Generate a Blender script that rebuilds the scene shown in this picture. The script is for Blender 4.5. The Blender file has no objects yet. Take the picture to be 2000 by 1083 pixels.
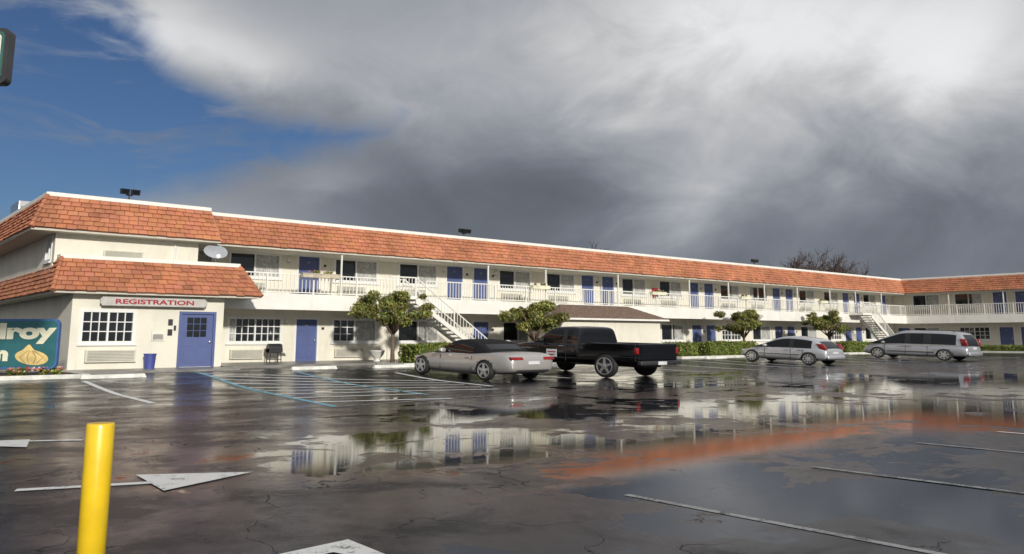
import bpy, bmesh, math, random
from mathutils import Vector, Matrix
rnd=random.Random(7)
scene=bpy.context.scene
COL=scene.collection
R=math.radians
# ------------------------------------------------------------------ frames
def S(x,y):           # survey coords (origin at camera, y = view axis) -> world
    dx=x+9.96;dy=y-40.51
    return (.7643*dx+.6448*dy, -(.6448*dx-.7643*dy))
def gh(x,y):          # ground height: lot rises gently toward the building
    v=-y
    d=min(v,61.5-x)
    t=max(0,min(1,(14.5-d)/8.0));return .2*t*t*(3-2*t)
# ------------------------------------------------------------------ node helpers
class E:
    nt=None
    def __init__(s,k):s.k=k
    def _b(op,a,b=None,c=None,clamp=False):
        n=E.nt.nodes.new('ShaderNodeMath');n.operation=op;n.use_clamp=clamp
        for i,q in enumerate((a,b,c)):
            if q is None: continue
            if isinstance(q,E):E.nt.links.new(q.k,n.inputs[i])
            else:n.inputs[i].default_value=q
        return E(n.outputs[0])
    def __add__(s,o):return E._b('ADD',s,o)
    __radd__=__add__
    def __sub__(s,o):return E._b('SUBTRACT',s,o)
    def __rsub__(s,o):return E._b('SUBTRACT',o,s)
    def __mul__(s,o):return E._b('MULTIPLY',s,o)
    __rmul__=__mul__
    def __truediv__(s,o):return E._b('DIVIDE',s,o)
def mn(a,b):return E._b('MINIMUM',a,b)
def mx(a,b):return E._b('MAXIMUM',a,b)
def sstep(a,lo,hi):
    n=E.nt.nodes.new('ShaderNodeMapRange');n.interpolation_type='SMOOTHSTEP'
    E.nt.links.new(a.k,n.inputs[0]);n.inputs[1].default_value=lo;n.inputs[2].default_value=hi
    return E(n.outputs[0])
def noise(vec,scale,detail=4,rough=.5,dist=0,out=0):
    n=E.nt.nodes.new('ShaderNodeTexNoise');n.inputs['Scale'].default_value=scale;n.inputs['Detail'].default_value=detail
    n.inputs['Roughness'].default_value=rough;n.inputs['Distortion'].default_value=dist
    E.nt.links.new(vec,n.inputs['Vector']);return E(n.outputs[out])
def comb(a,b,c):
    n=E.nt.nodes.new('ShaderNodeCombineXYZ')
    for i,q in enumerate((a,b,c)):
        if isinstance(q,E):E.nt.links.new(q.k,n.inputs[i])
        else:n.inputs[i].default_value=q
    return n.outputs[0]
def mixc(f,a,b):
    n=E.nt.nodes.new('ShaderNodeMix');n.data_type='RGBA'
    for i,q in ((0,f),(6,a),(7,b)):
        if isinstance(q,E):E.nt.links.new(q.k,n.inputs[i])
        elif isinstance(q,(int,float)):n.inputs[i].default_value=q
        else:n.inputs[i].default_value=(*q,1)
    return E(n.outputs[2])
def pmat(name,col,rough=.6,var=.12,scale=2.0,bump=0,bscale=40,metal=0,spec=.5,coat=0,attr=False,dirt=0,trans=0):
    m=bpy.data.materials.new(name);m.use_nodes=True;nt=m.node_tree;E.nt=nt
    b=nt.nodes['Principled BSDF'];tc=nt.nodes.new('ShaderNodeTexCoord').outputs['Object']
    n=noise(tc,scale,4,.6)
    c=mixc(sstep(n,.3,.7),tuple(q*(1-var) for q in col),tuple(min(1,q*(1+var)) for q in col))
    if dirt:
        g=nt.nodes.new('ShaderNodeNewGeometry').outputs['Position']
        mp=nt.nodes.new('ShaderNodeMapping');nt.links.new(g,mp.inputs[0]);mp.inputs['Scale'].default_value=(2.2,2.2,.35)
        c=mixc(sstep(noise(mp.outputs[0],1.5,5,.65),.52,.78)*dirt,c,tuple(q*.6 for q in (col[0],col[1]*.97,col[2]*.9)))
    if attr:
        a=nt.nodes.new('ShaderNodeVertexColor');a.layer_name='Col'
        n2=nt.nodes.new('ShaderNodeMix');n2.data_type='RGBA';n2.blend_type='MULTIPLY';n2.inputs[0].default_value=1
        nt.links.new(c.k,n2.inputs[6]);nt.links.new(a.outputs[0],n2.inputs[7]);c=E(n2.outputs[2])
    nt.links.new(c.k,b.inputs['Base Color'])
    b.inputs['Roughness'].default_value=rough;b.inputs['Metallic'].default_value=metal
    b.inputs['Specular IOR Level'].default_value=spec
    if coat:b.inputs['Coat Weight'].default_value=coat;b.inputs['Coat Roughness'].default_value=.05
    if bump:
        bn=nt.nodes.new('ShaderNodeBump');bn.inputs['Strength'].default_value=bump;bn.inputs['Distance'].default_value=.02
        nt.links.new(noise(tc,bscale,3,.6).k,bn.inputs['Height']);nt.links.new(bn.outputs[0],b.inputs['Normal'])
    return m
M={}
M['stucco']=pmat('stucco',(.76,.725,.62),.85,.06,.7,.5,25,dirt=.3)
M['trim']=pmat('white_trim',(.80,.785,.73),.55,.05,1.2,dirt=.3)
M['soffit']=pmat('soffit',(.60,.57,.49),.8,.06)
M['tile']=pmat('terracotta',(.47,.185,.098),.8,.18,.8,.4,30,attr=True,dirt=.45)
M['rooftop']=pmat('roof_felt',(.3,.3,.29),.9)
M['door']=pmat('blue_door_paint',(.09,.12,.275),.45,.08,1)
M['frame']=pmat('white_frame',(.78,.78,.76),.4,.04)
M['glass']=pmat('window_glass',(.012,.015,.018),.06,.3,1,spec=.7)
M['curtain']=pmat('curtain_behind_glass',(.40,.40,.38),.3,.3,6,coat=.5)
M['ac']=pmat('ac_beige',(.62,.59,.50),.5,.08,2)
M['acdark']=pmat('ac_grille',(.30,.29,.25),.6,.1)
M['conc']=pmat('concrete',(.22,.21,.195),.35,.3,1.2,.3,30)
M['kerb']=pmat('kerb_paint',(.68,.67,.62),.5,.18,3,dirt=.5)
M['black']=pmat('black_plastic',(.02,.02,.02),.5)
M['dmetal']=pmat('dark_metal',(.06,.06,.065),.4,metal=.5)
M['metal']=pmat('bright_metal',(.55,.55,.56),.3,metal=.9)
M['dish']=pmat('dish_grey',(.36,.38,.41),.5)
M['yellow']=pmat('yellow_paint',(.82,.55,.02),.38,.08,5,coat=.25,dirt=.3)
M['red']=pmat('red_paint',(.36,.02,.04),.4)
M['teal']=pmat('teal_sign',(.025,.125,.14),.45,.1,2)
M['dgreen']=pmat('dark_green_sign',(.04,.12,.10),.4)
M['cream']=pmat('cream_paint',(.76,.74,.56),.5)
M['gold']=pmat('golden_paint',(.66,.50,.20),.5,.2,3)
M['blue']=pmat('border_blue',(.05,.13,.32),.5)
M['shingle']=pmat('brown_shingle',(.17,.115,.085),.75,.35,8,.6,20)
M['bark']=pmat('bark',(.14,.10,.07),.9,.3,6,.6,30)
M['twig']=pmat('twig',(.085,.055,.045),.9,.3,4)
M['leaf']=pmat('foliage',(.17,.19,.045),.5,.25,1.5,attr=True)
M['hedge']=pmat('hedge_foliage',(.16,.20,.03),.55,.25,1.5,attr=True)
M['flower']=pmat('flowers',(.45,.28,.25),.6,.3,5,attr=True)
M['soil']=pmat('soil',(.07,.05,.035),.95,.3,6,.6,15)
M['woodbox']=pmat('planter_wood',(.50,.44,.33),.7,.2,4)
M['tyre']=pmat('tyre_rubber',(.02,.02,.02),.75)
M['rim']=pmat('alloy_rim',(.60,.60,.61),.3,.05,metal=.7)
M['carglass']=pmat('car_glass',(.006,.007,.008),.03,.1,spec=.45)
M['silver']=pmat('silver_paint',(.56,.57,.60),.28,.03,metal=.5,coat=.6)
M['champ']=pmat('champagne_silver_paint',(.54,.52,.49),.28,.03,metal=.5,coat=.6)
M['grey']=pmat('grey_silver_paint',(.46,.47,.50),.28,.03,metal=.5,coat=.6)
M['blackpaint']=pmat('black_car_paint',(.003,.003,.004),.12,.1,coat=.5)
M['fabric']=pmat('soft_top_fabric',(.014,.014,.016),.85,.15,8,spec=.2)
M['tail']=pmat('tail_lamp_red',(.26,.008,.010),.15,coat=.6)
M['lamp']=pmat('head_lamp',(.65,.67,.7),.08,coat=1,metal=.4)
M['plate']=pmat('licence_plate',(.62,.62,.64),.4)
M['bluebin']=pmat('blue_plastic',(.06,.08,.3),.45)
M['paper']=pmat('white_panel',(.70,.69,.65),.5)
M['board']=pmat('aged_sign_board',(.50,.48,.45),.6,dirt=.4)
# ------------------------------------------------------------------ mesh builder
class MB:
    def __init__(s,T=None):s.v=[];s.f=[];s.m=[];s.c=[];s.T=T;s.col=(1,1,1)
    def add(s,vs,fs,m=0):
        o=len(s.v)
        s.v+= [s.T(*p) for p in vs] if s.T else [tuple(p) for p in vs]
        for f in fs:s.f.append([o+i for i in f]);s.m.append(m);s.c.append(s.col)
    def box(s,x0,x1,y0,y1,z0,z1,m=0):
        s.add([(x0,y0,z0),(x1,y0,z0),(x1,y1,z0),(x0,y1,z0),(x0,y0,z1),(x1,y0,z1),(x1,y1,z1),(x0,y1,z1)],
              [(0,3,2,1),(4,5,6,7),(0,1,5,4),(1,2,6,5),(2,3,7,6),(3,0,4,7)],m)
    def hexa(s,p,m=0):
        s.add(p,[(0,3,2,1),(4,5,6,7),(0,1,5,4),(1,2,6,5),(2,3,7,6),(3,0,4,7)],m)
    def tube(s,path,rad,n=8,m=0,cap=True):
        path=[Vector(p) for p in path];vs=[]
        for i,p in enumerate(path):
            d=(path[min(i+1,len(path)-1)]-path[max(i-1,0)]).normalized()
            a=d.cross(Vector((0,0,1)) if abs(d.z)<.9 else Vector((1,0,0))).normalized();b=d.cross(a)
            r=rad[i] if isinstance(rad,(list,tuple)) else rad
            vs+=[p+(a*math.cos(t)+b*math.sin(t))*r for t in [2*math.pi*k/n for k in range(n)]]
        fs=[]
        for i in range(len(path)-1):
            for k in range(n):
                fs.append((i*n+k,i*n+(k+1)%n,(i+1)*n+(k+1)%n,(i+1)*n+k))
        if cap:fs+= [tuple(range(n))[::-1],tuple((len(path)-1)*n+k for k in range(n))]
        s.add(vs,fs,m)
    def lathe(s,prof,n=24,m=0,axis='z',c=(0,0,0)):
        vs=[]
        for r,h in prof:
            for k in range(n):
                t=2*math.pi*k/n;a,b=r*math.cos(t),r*math.sin(t)
                p={'z':(a,b,h),'y':(a,h,b),'x':(h,a,b)}[axis]
                vs.append((p[0]+c[0],p[1]+c[1],p[2]+c[2]))
        fs=[]
        for i in range(len(prof)-1):
            for k in range(n):fs.append((i*n+k,i*n+(k+1)%n,(i+1)*n+(k+1)%n,(i+1)*n+k))
        fs+=[tuple(range(n))[::-1],tuple((len(prof)-1)*n+k for k in range(n))]
        s.add(vs,fs,m)
    def mesh(s,name,mats,smooth=False,recalc=True,bevel=0):
        me=bpy.data.meshes.new(name);me.from_pydata(s.v,[],s.f)
        for m in mats:me.materials.append(M[m])
        me.polygons.foreach_set('material_index',s.m)
        at=me.color_attributes.new('Col','FLOAT_COLOR','CORNER')
        dat=[]
        for f,c in zip(s.f,s.c):dat+= [c[0],c[1],c[2],1]*len(f)
        at.data.foreach_set('color',dat)
        if recalc or bevel:
            bm=bmesh.new();bm.from_mesh(me)
            if recalc:bmesh.ops.recalc_face_normals(bm,faces=bm.faces)
            if bevel:bmesh.ops.bevel(bm,geom=bm.edges[:],offset=bevel,segments=2,affect='EDGES',profile=.6)
            bm.to_mesh(me);bm.free()
        if smooth:me.polygons.foreach_set('use_smooth',[True]*len(me.polygons))
        me.update();return me
    def obj(s,name,mats,parent=None,smooth=False,recalc=True,bevel=0,loc=None,rot=None):
        return mk(name,s.mesh(name,mats,smooth,recalc,bevel),parent,loc,rot)
def mk(name,me,parent=None,loc=None,rot=None,**kw):
    o=bpy.data.objects.new(name,me);COL.objects.link(o)
    if parent:o.parent=parent
    if loc:o.location=loc
    if rot:o.rotation_euler=rot
    for k,q in kw.items():o[k]=q
    return o
def empty(name,loc,rotz=0,**kw):
    o=mk(name,None,None,loc,(0,0,rotz),**kw);o.empty_display_size=.3;return o
def dup(src,loc,rotz,**kw):
    def cp(o,par):
        c=o.copy();COL.objects.link(c)
        if par:c.parent=par;c.matrix_parent_inverse=o.matrix_parent_inverse.copy()
        for ch in list(o.children):cp(ch,c)
        return c
    n=cp(src,None);n.location=loc;n.rotation_euler=(0,0,rotz)
    for k,q in kw.items():n[k]=q
    return n
def text(body,name,mat,size,parent,loc,rot,sx=1,off=0,ext=.01,align='LEFT'):
    cu=bpy.data.curves.new('tmp','FONT');cu.body=body;cu.size=size;cu.offset=off;cu.extrude=ext;cu.align_x=align
    t=bpy.data.objects.new('tmp',cu);COL.objects.link(t);bpy.context.view_layer.update()
    me=bpy.data.meshes.new_from_object(t.evaluated_get(bpy.context.evaluated_depsgraph_get()))
    bpy.data.objects.remove(t);me.materials.clear();me.materials.append(M[mat])
    o=mk(name,me,parent,loc,rot);o.scale=(sx,1,1);return o
# ------------------------------------------------------------------ ground
def ground_mat():
    m=bpy.data.materials.new('wet_asphalt');m.use_nodes=True;nt=m.node_tree;E.nt=nt
    b=nt.nodes['Principled BSDF'];pos=nt.nodes.new('ShaderNodeNewGeometry').outputs['Position']
    sp=nt.nodes.new('ShaderNodeSeparateXYZ');nt.links.new(pos,sp.inputs[0]);X=E(sp.outputs[0]);Y=E(sp.outputs[1])
    big=noise(pos,.16,4,.6,.6);mid=noise(pos,.75,6,.66,.4);fine=noise(pos,28,3,.7);grit=noise(pos,140,2,.6)
    patch_=noise(pos,.33,5,.7,.5)
    def puddle(cx,cy,rx,ry):
        c=S(cx,cy);dx=X-c[0];dy=Y-c[1]
        a=(dx*.7643+dy*-.6448)/rx ; bb=(dx*.6448+dy*.7643)/ry
        return 1-(a*a+bb*bb)
    P=mx(mx(puddle(1.4,12.0,4.2,2.8),puddle(9,17.5,9,4.2)),mx(puddle(4.0,8.0,3.2,2.0),puddle(.2,16.5,3.2,2.0)))
    P=mx(mx(P,puddle(18,28,14,7)),-1.0)
    w=P*.19+(big-.5)*.8+(mid-.5)*1.5
    pud=sstep(w,.0,.06)
    damp=sstep(w,-.40,.02)
    rough=mx(.30-damp*.17-pud*.12,.010)+(fine-.5)*.04*(1-pud)
    base=mixc(sstep(mid,.35,.65),(.0065,.0070,.0085),(.0145,.0148,.0165))
    base=mixc(sstep(patch_,.56,.72)*.4,base,(.026,.025,.025))
    base=mixc(sstep(grit,.60,.75)*.25*(1-pud),base,(.055,.057,.062))
    vo=nt.nodes.new('ShaderNodeTexVoronoi');vo.feature='DISTANCE_TO_EDGE';vo.inputs['Scale'].default_value=.6
    wp=nt.nodes.new('ShaderNodeVectorMath');wp.operation='ADD'
    nn=nt.nodes.new('ShaderNodeTexNoise');nn.inputs['Scale'].default_value=1.4;nn.inputs['Detail'].default_value=6;nt.links.new(pos,nn.inputs['Vector'])
    nt.links.new(pos,wp.inputs[0]);sc=nt.nodes.new('ShaderNodeVectorMath');sc.operation='SCALE';sc.inputs['Scale'].default_value=1.5
    nt.links.new(nn.outputs[1],sc.inputs[0]);nt.links.new(sc.outputs[0],wp.inputs[1]);nt.links.new(wp.outputs[0],vo.inputs['Vector'])
    crack=(1-sstep(E(vo.outputs[0]),.001,.008))*sstep(patch_,.44,.54)
    base=mixc(crack*.85,base,(.003,.003,.003))
    nt.links.new(base.k,b.inputs['Base Color'])
    nt.links.new((rough+crack*.3).k,b.inputs['Roughness'])
    b.inputs['IOR'].default_value=1.35
    nt.links.new((.13+damp*.19+pud*.22-crack*.1).k,b.inputs['Specular IOR Level'])
    h=fine*.5+grit*.35+mid*.8-crack*.8
    bn=nt.nodes.new('ShaderNodeBump');bn.inputs['Distance'].default_value=.012
    nt.links.new(h.k,bn.inputs['Height']);nt.links.new((.34-damp*.15-pud*.175).k,bn.inputs['Strength'])
    nt.links.new(bn.outputs[0],b.inputs['Normal'])
    return m
M['ground']=ground_mat()
def axis(lo,hi,step,far):
    a=[lo-d for d in (far,400,120,40,12)]
    k=lo
    while k<hi:a.append(k);k+=step
    return a+[hi]+[hi+d for d in (12,40,120,400,far)]
xs=axis(-40,80,1.0,3000);ys=axis(-60,6,.5,3000)
g=MB()
g.v=[(x,y,gh(x,y)) for y in ys for x in xs]
nx=len(xs)
for j in range(len(ys)-1):
    for i in range(nx-1):
        g.f.append((j*nx+i,j*nx+i+1,(j+1)*nx+i+1,(j+1)*nx+i));g.m.append(0);g.c.append((1,1,1))
go=g.obj('ground',['ground'],smooth=True,recalc=False);go['kind']='structure'
# painted marks
def paint_mat(name,col,wear):
    m=bpy.data.materials.new(name);m.use_nodes=True;nt=m.node_tree;E.nt=nt;b=nt.nodes['Principled BSDF']
    pos=nt.nodes.new('ShaderNodeNewGeometry').outputs['Position']
    n=sstep(noise(pos,4,7,.75)*.6+noise(pos,45,4,.7)*.4,.56-wear,.66-wear)
    c=mixc(n*.9,col,(.03,.03,.03));nt.links.new(c.k,b.inputs['Base Color'])
    b.inputs['Roughness'].default_value=.45;b.inputs['IOR'].default_value=1.33;b.inputs['Specular IOR Level'].default_value=.3
    bn=nt.nodes.new('ShaderNodeBump');bn.inputs['Distance'].default_value=.012;bn.inputs['Strength'].default_value=.3
    nt.links.new(noise(pos,35,4,.7).k,bn.inputs['Height']);nt.links.new(bn.outputs[0],b.inputs['Normal'])
    return m
M['pw']=paint_mat('white_road_paint',(.74,.74,.72),.04);M['ph']=paint_mat('worn_white_road_paint',(.80,.81,.80),.04);M['pf']=paint_mat('faded_road_paint',(.34,.34,.34),.09);M['pb']=paint_mat('blue_road_paint',(.17,.40,.50),.05)
LIFT=[0]
def strip(p0,p1,w,mat='ph',name='parking_line'):
    LIFT[0]=(LIFT[0]+1)%5;z=.004+.001*LIFT[0]
    p0=Vector(p0);p1=Vector(p1);d=(p1-p0);L=d.length;d.normalize();q=Vector((-d.y,d.x))*w/2
    n=max(1,int(L/.4));b=MB();vs=[]
    for i in range(n+1):
        c=p0.lerp(p1,i/n)
        for sg in (-1,1):
            a=c+q*sg;vs.append((a.x,a.y,gh(a.x,a.y)+z))
    b.add(vs,[(2*i,2*i+2,2*i+3,2*i+1) for i in range(n)])
    o=b.obj(name,[mat],recalc=False);o['kind']='structure';return o
def patch(pts,mat='pw',name='painted_arrow'):
    b=MB();b.add([(x,y,gh(x,y)+.009) for x,y in pts],[tuple(range(len(pts)))])
    me=b.mesh(name,[mat],recalc=False)
    o=mk(name,me)
    if me.polygons[0].normal.z<0:me.flip_normals()
    o['kind']='structure'
A0=S(-11.7,30.9);A1=S(-3.8,18.2);B0=S(-8.3,31.8);B1=S(-2.2,22.0);C1=S(.1,22.3)
strip(A0,A1,.20,'pb','accessible_bay_line');strip(B0,B1,.17,'pb','accessible_bay_line');strip(A1,C1,.13,'pf','accessible_bay_line')
strip(S(-4.5,32.3),S(-.6,25.7),.18)
strip(S(-13.2,25.8),S(-8.2,19.2),.17)
for i in range(9):
    t=.06+i*.105
    a=Vector(A0).lerp(Vector(A1),t);bb=Vector(B0).lerp(Vector(B1),min(1,t+.17)) if i<8 else Vector(C1).lerp(Vector(A1),.4)
    strip(a,bb,.19,'ph','hatch_stripe')
for i in range(5):
    t=.3+i*.14
    a=Vector(B0).lerp(Vector(B1),t);bb=Vector(S(-4.5,32.3)).lerp(Vector(S(-.4,24.3)),min(1,t+.15));strip(a,bb,.18,'ph','hatch_stripe')
for u in (3.0,7.5,11.3,15.1,18.9,21.3,25.4,29.2,33,35.9,40.6,44.4,48):strip((u,-8.3),(u,-15.2),.18)
for a,b_ in (((5.8,12.1),(8.4,9.1)),((3.5,9.9),(6.8,6.2)),((1.1,8.2),(4.4,4.4)),((11,17),(13.6,14))):
    strip(S(*a),S(*b_),.085,'pf')
strip(S(7.75,13.5),S(9.8,11.1),.085,'ph')
strip(S(-4.9,8.42),S(-3.72,8.86),.14,'pw','painted_arrow');patch([S(-4.12,9.32),S(-3.42,8.38),S(-2.9,9.52)])
strip(S(-6.3,12.4),S(-7.8,12.15),.13,'pw','painted_arrow');patch([S(-7.1,12.45),S(-6.65,11.6),S(-8.6,11.95)])
patch([S(-1.22,6.42),S(-1.85,5.75),S(-1.35,5.95),S(-1.25,6.05),S(-1.1,5.95),S(-.72,5.8)]);strip(S(-1.22,6.0),S(-1.3,4.6),.12,'pw','painted_arrow')
# ------------------------------------------------------------------ walkway & kerbs
w=MB()
w.add([(-5.5,-3.6,.0),(61.5,-3.6,.0),(61.5,-3.6,.31),(-5.5,-3.6,.31),(-5.5,0,.34),(61.5,0,.34)],[(0,1,2,3),(3,2,5,4)])
w.add([(-11.3,-5.4,.0),(-5.5,-5.4,.0),(-5.5,-5.4,.27),(-11.3,-5.4,.27),(-11.3,-3.2,.29),(-5.5,-3.2,.29)],[(0,1,2,3),(3,2,5,4),(1,5,2)])
w.add([(57.9,-3.6,0),(57.9,-20,0),(57.9,-20,.31),(57.9,-3.6,.31),(61.5,-20,.34),(61.5,-3.6,.34)],[(0,1,2,3),(3,2,4,5)])
wo=w.obj('walkway_pavement',['conc'],recalc=False);wo['kind']='structure'
def bed(x0,x1,y0,y1,h=.14):
    b=MB();z=gh((x0+x1)/2,y0);t=.16
    for q in ((x0,x1,y0,y0+t),(x0,x1,y1-t,y1),(x0,x0+t,y0+t,y1-t),(x1-t,x1,y0+t,y1-t)):b.box(*q,z-.2,z+h,1)
    b.box(x0+t,x1-t,y0+t,y1-t,z-.2,z+h-.03,0)
    o=b.obj('planting_bed_ground',['soil','kerb']);o['kind']='structure'
bed(-30,-11.5,-7.9,-4.6,.13)
for a,c in ((1.7,7.4),(10,11.9),(21.2,31),(40,46.5)):bed(a,c,-6.0,-3.65)
bed(56.4,57.8,-20,-5)
# ------------------------------------------------------------------ motel building
BL=empty('motel_building',(0,0,0),label='two-storey cream stucco motel with terracotta tile roof band and blue doors',category='motel')
Tm=lambda s,d,z:(s,-d,z)
UW=61.5
Tw=lambda s,d,z:(UW-d,-s,z)
Tl=lambda s,d,z:(-d,-s,z)
Tr=lambda s,d,z:(d,-s,z)
def wall(mb,s0,s1,z0,z1,ops,d=0,th=.25,m=0):
    ops=sorted(ops);cur=s0
    for a,b,c,e in ops:
        if a>cur:mb.box(cur,a,d-th,d,z0,z1,m)
        if c>z0:mb.box(a,b,d-th,d,z0,c,m)
        if e<z1:mb.box(a,b,d-th,d,e,z1,m)
        cur=b
    if cur<s1:mb.box(cur,s1,d-th,d,z0,z1,m)
UWn=[(-6.2,-4.9),(-4.1,-1.6),(1.3,3.8),(5.1,7.6),(12,14.5),(15.8,18.25),(22.65,25.1),(26.5,29),(33.6,36.1),(37.4,39.9),(44.6,47.1),(48.6,51.1),(55.6,58.1)]
UD=[-.7,8.2,10.1,18.8,20.7,29.8,31.6,40.6,42.5,51.8,53.8,58.9]
LWn=[(-4.0,-1.4),(1.3,3.8),(5.1,7.7),(12.3,14.8),(15.8,18.2),(22.6,25.1),(26.6,29.1),(33.6,36.1),(37.6,40.1),(44.6,47.1),(48.8,51.3),(55.6,58.1)]
LD=[-.7,10.1,18.9,20.7,30.0,31.7,40.7,42.5,51.9,53.8]
DW=1.22
w1=MB(Tm)
wall(w1,-6.5,UW+.0,3.3,6.6,[(a,b,4.28,5.43) for a,b in UWn]+[(a,a+DW,3.43,5.47) for a in UD])
wall(w1,-5.4,UW+.0,0,3.3,[(a,b,1.24,2.4) for a,b in LWn]+[(a,a+DW,.34,2.4) for a in LD])
WWu=[(1.9,4.4),(5.7,8.1),(12.6,15),(16.2,18.6)];WDu=[8.9,10.7];WWl=[(1.8,4.2),(5.9,8.5),(12.6,15)];WDl=[.3,9.2,10.9]
w1.T=Tw
wall(w1,.02,20,3.3,6.6,[(a,b,4.28,5.43) for a,b in WWu]+[(a,a+DW,3.43,5.47) for a in WDu])
wall(w1,.02,20,0,3.3,[(a,b,1.24,2.4) for a,b in WWl]+[(a,a+DW,.34,2.4) for a in WDl])
w1.T=Tm
wall(w1,-11.2,-5.45,0,3.2,[(-10.85,-8.95,1.27,2.5),(-7.22,-5.8,.3,2.48)],3.2)
wall(w1,-11.8,-6.4,4.3,5.7,[],2.45)
w1.T=Tl
wall(w1,-14,2.95,0,3.2,[],11.2);wall(w1,-14,2.2,3.3,5.7,[(.9,1.95,4.4,5.35)],11.8)
w1.T=Tr
wall(w1,.02,2.95,0,3.2,[],-5.45);wall(w1,.02,2.2,3.3,6.5,[],-6.4)
w1.T=None
w1.box(-11.3,73,13.8,14,0,6.5);w1.box(73,73.2,-20,14,0,6.5);w1.box(61.75,73,-20,-19.8,0,6.5)
w1.obj('wall',['stucco'],BL)
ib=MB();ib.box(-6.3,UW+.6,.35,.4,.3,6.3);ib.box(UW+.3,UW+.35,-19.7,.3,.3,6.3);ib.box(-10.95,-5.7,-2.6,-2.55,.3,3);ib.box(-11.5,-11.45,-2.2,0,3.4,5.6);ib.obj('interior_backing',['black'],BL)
# roofs
rf=MB();tr=MB()
rf.box(-11.3,73,-1.5,14,6.45,6.55,1);rf.box(UW-1.5,73,-20,-1.5,6.45,6.55,1);rf.box(-12.2,-6.1,-2.5,-1.5,6.45,6.55,1)
def mansard(T,s0b,s1b,s0t,s1t,db,zb,dt,zt,rows=7,tw=.36):
    rf.T=T
    rf.col=(.28,.22,.2);rf.add([(s0b,db-.03,zb),(s1b,db-.03,zb),(s1t,dt-.03,zt),(s0t,dt-.03,zt)],[(0,1,2,3)])
    nn=Vector((0,zt-zb,db-dt)).normalized()
    for r in range(rows):
        t0=r/rows-.02;t1=(r+1)/rows+.01
        a0=s0b+(s0t-s0b)*max(t0,0);a1=s1b+(s1t-s1b)*max(t0,0);b0=s0b+(s0t-s0b)*min(t1,1);b1=s1b+(s1t-s1b)*min(t1,1)
        n=max(1,round((a1-a0)/tw));off=(r%2)*.5
        ks=[0]+[k+off for k in range(n+1) if 0<k+off<n]+[n]
        for i in range(len(ks)-1):
            j=rnd.uniform(-.016,.016)
            p=[]
            for (f,t,th) in ((ks[i]/n,t0,0),(ks[i+1]/n,t0,0),(ks[i+1]/n,t1,0),(ks[i]/n,t1,0)):
                lo=a0 if t==t0 else b0;hi=a1 if t==t0 else b1
                p.append((lo+(hi-lo)*f,db+(dt-db)*t,zb+(zt-zb)*t+(j if t==t0 else 0)))
            g_=.02
            p[0]=(p[0][0]+g_,*p[0][1:]);p[3]=(p[3][0]+g_,*p[3][1:])
            hh=.07+rnd.uniform(0,.022)
            top=[tuple(Vector(q)+nn*(hh if k<2 else .02)) for k,q in enumerate(p)]
            v=rnd.uniform(.90,1.11);v*=(.75 if rnd.random()<.04 else 1)
            rf.col=(v,v*rnd.uniform(.94,1.08),v*rnd.uniform(.88,1.12))
            rf.hexa(p+top)
    rf.col=(1,1,1)
    tr.T=T;tr.box(min(s0t,s1t)-.0,max(s0t,s1t)+.0,dt-.22,dt+.06,zt-.02,zt+.13)
    rf.T=None
def cap(a,b):
    a=Vector(a);b=Vector(b)
    for i in range(7):
        rf.col=(rnd.uniform(.8,1.1),)*3
        rf.tube([a.lerp(b,i/7-.01),a.lerp(b,(i+1)/7+.01)],[.11,.07],8)
    rf.col=(1,1,1)
mansard(Tm,-5.9,UW-2.2,-5.9,UW-1.6,2.2,5.53,1.6,6.8)
mansard(Tw,2.2,20,1.6,20,2.2,5.53,1.6,6.8)
mansard(Tm,-12.75,-5.75,-12.2,-6.05,3.15,5.53,2.6,6.82)
mansard(Tl,-14,3.15,-14,2.6,12.75,5.53,12.2,6.82)
mansard(Tr,1.7,3.15,1.5,2.6,-5.75,5.53,-6.05,6.82)
cap((-12.77,-3.17,5.53),(-12.22,-2.62,6.82))
ZL=3.2
mansard(Tm,-12.0,-4.15,-11.65,-4.85,3.85,ZL,3.1,4.45)
mansard(Tl,-14,3.85,-14,3.1,12.0,ZL,11.65,4.45)
mansard(Tr,2.15,3.85,2.15,3.1,-4.15,ZL,-4.85,4.45)
cap((-12.02,-3.87,ZL),(-11.67,-3.12,4.45));cap((-4.13,-3.87,ZL),(-4.83,-3.12,4.45))
rf.box(-11.7,-4.9,-3.0,-2.2,4.36,4.42,1)
rf.obj('roof',['tile','rooftop'],BL);
tr.T=None
tr.box(-12.75,-5.7,-3.1,.0,5.42,5.50,1);tr.box(-12.7,-11.8,0,14,5.42,5.5,1)
tr.box(-5.7,UW-2.15,-2.15,0,5.42,5.50,1);tr.box(UW-2.15,UW,-20,0,5.42,5.5,1)
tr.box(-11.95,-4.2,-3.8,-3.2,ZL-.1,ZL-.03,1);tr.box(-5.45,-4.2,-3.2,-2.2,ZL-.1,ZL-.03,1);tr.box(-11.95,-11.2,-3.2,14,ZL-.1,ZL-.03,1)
tr.obj('parapet_trim',['trim','soffit'],BL)
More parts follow.
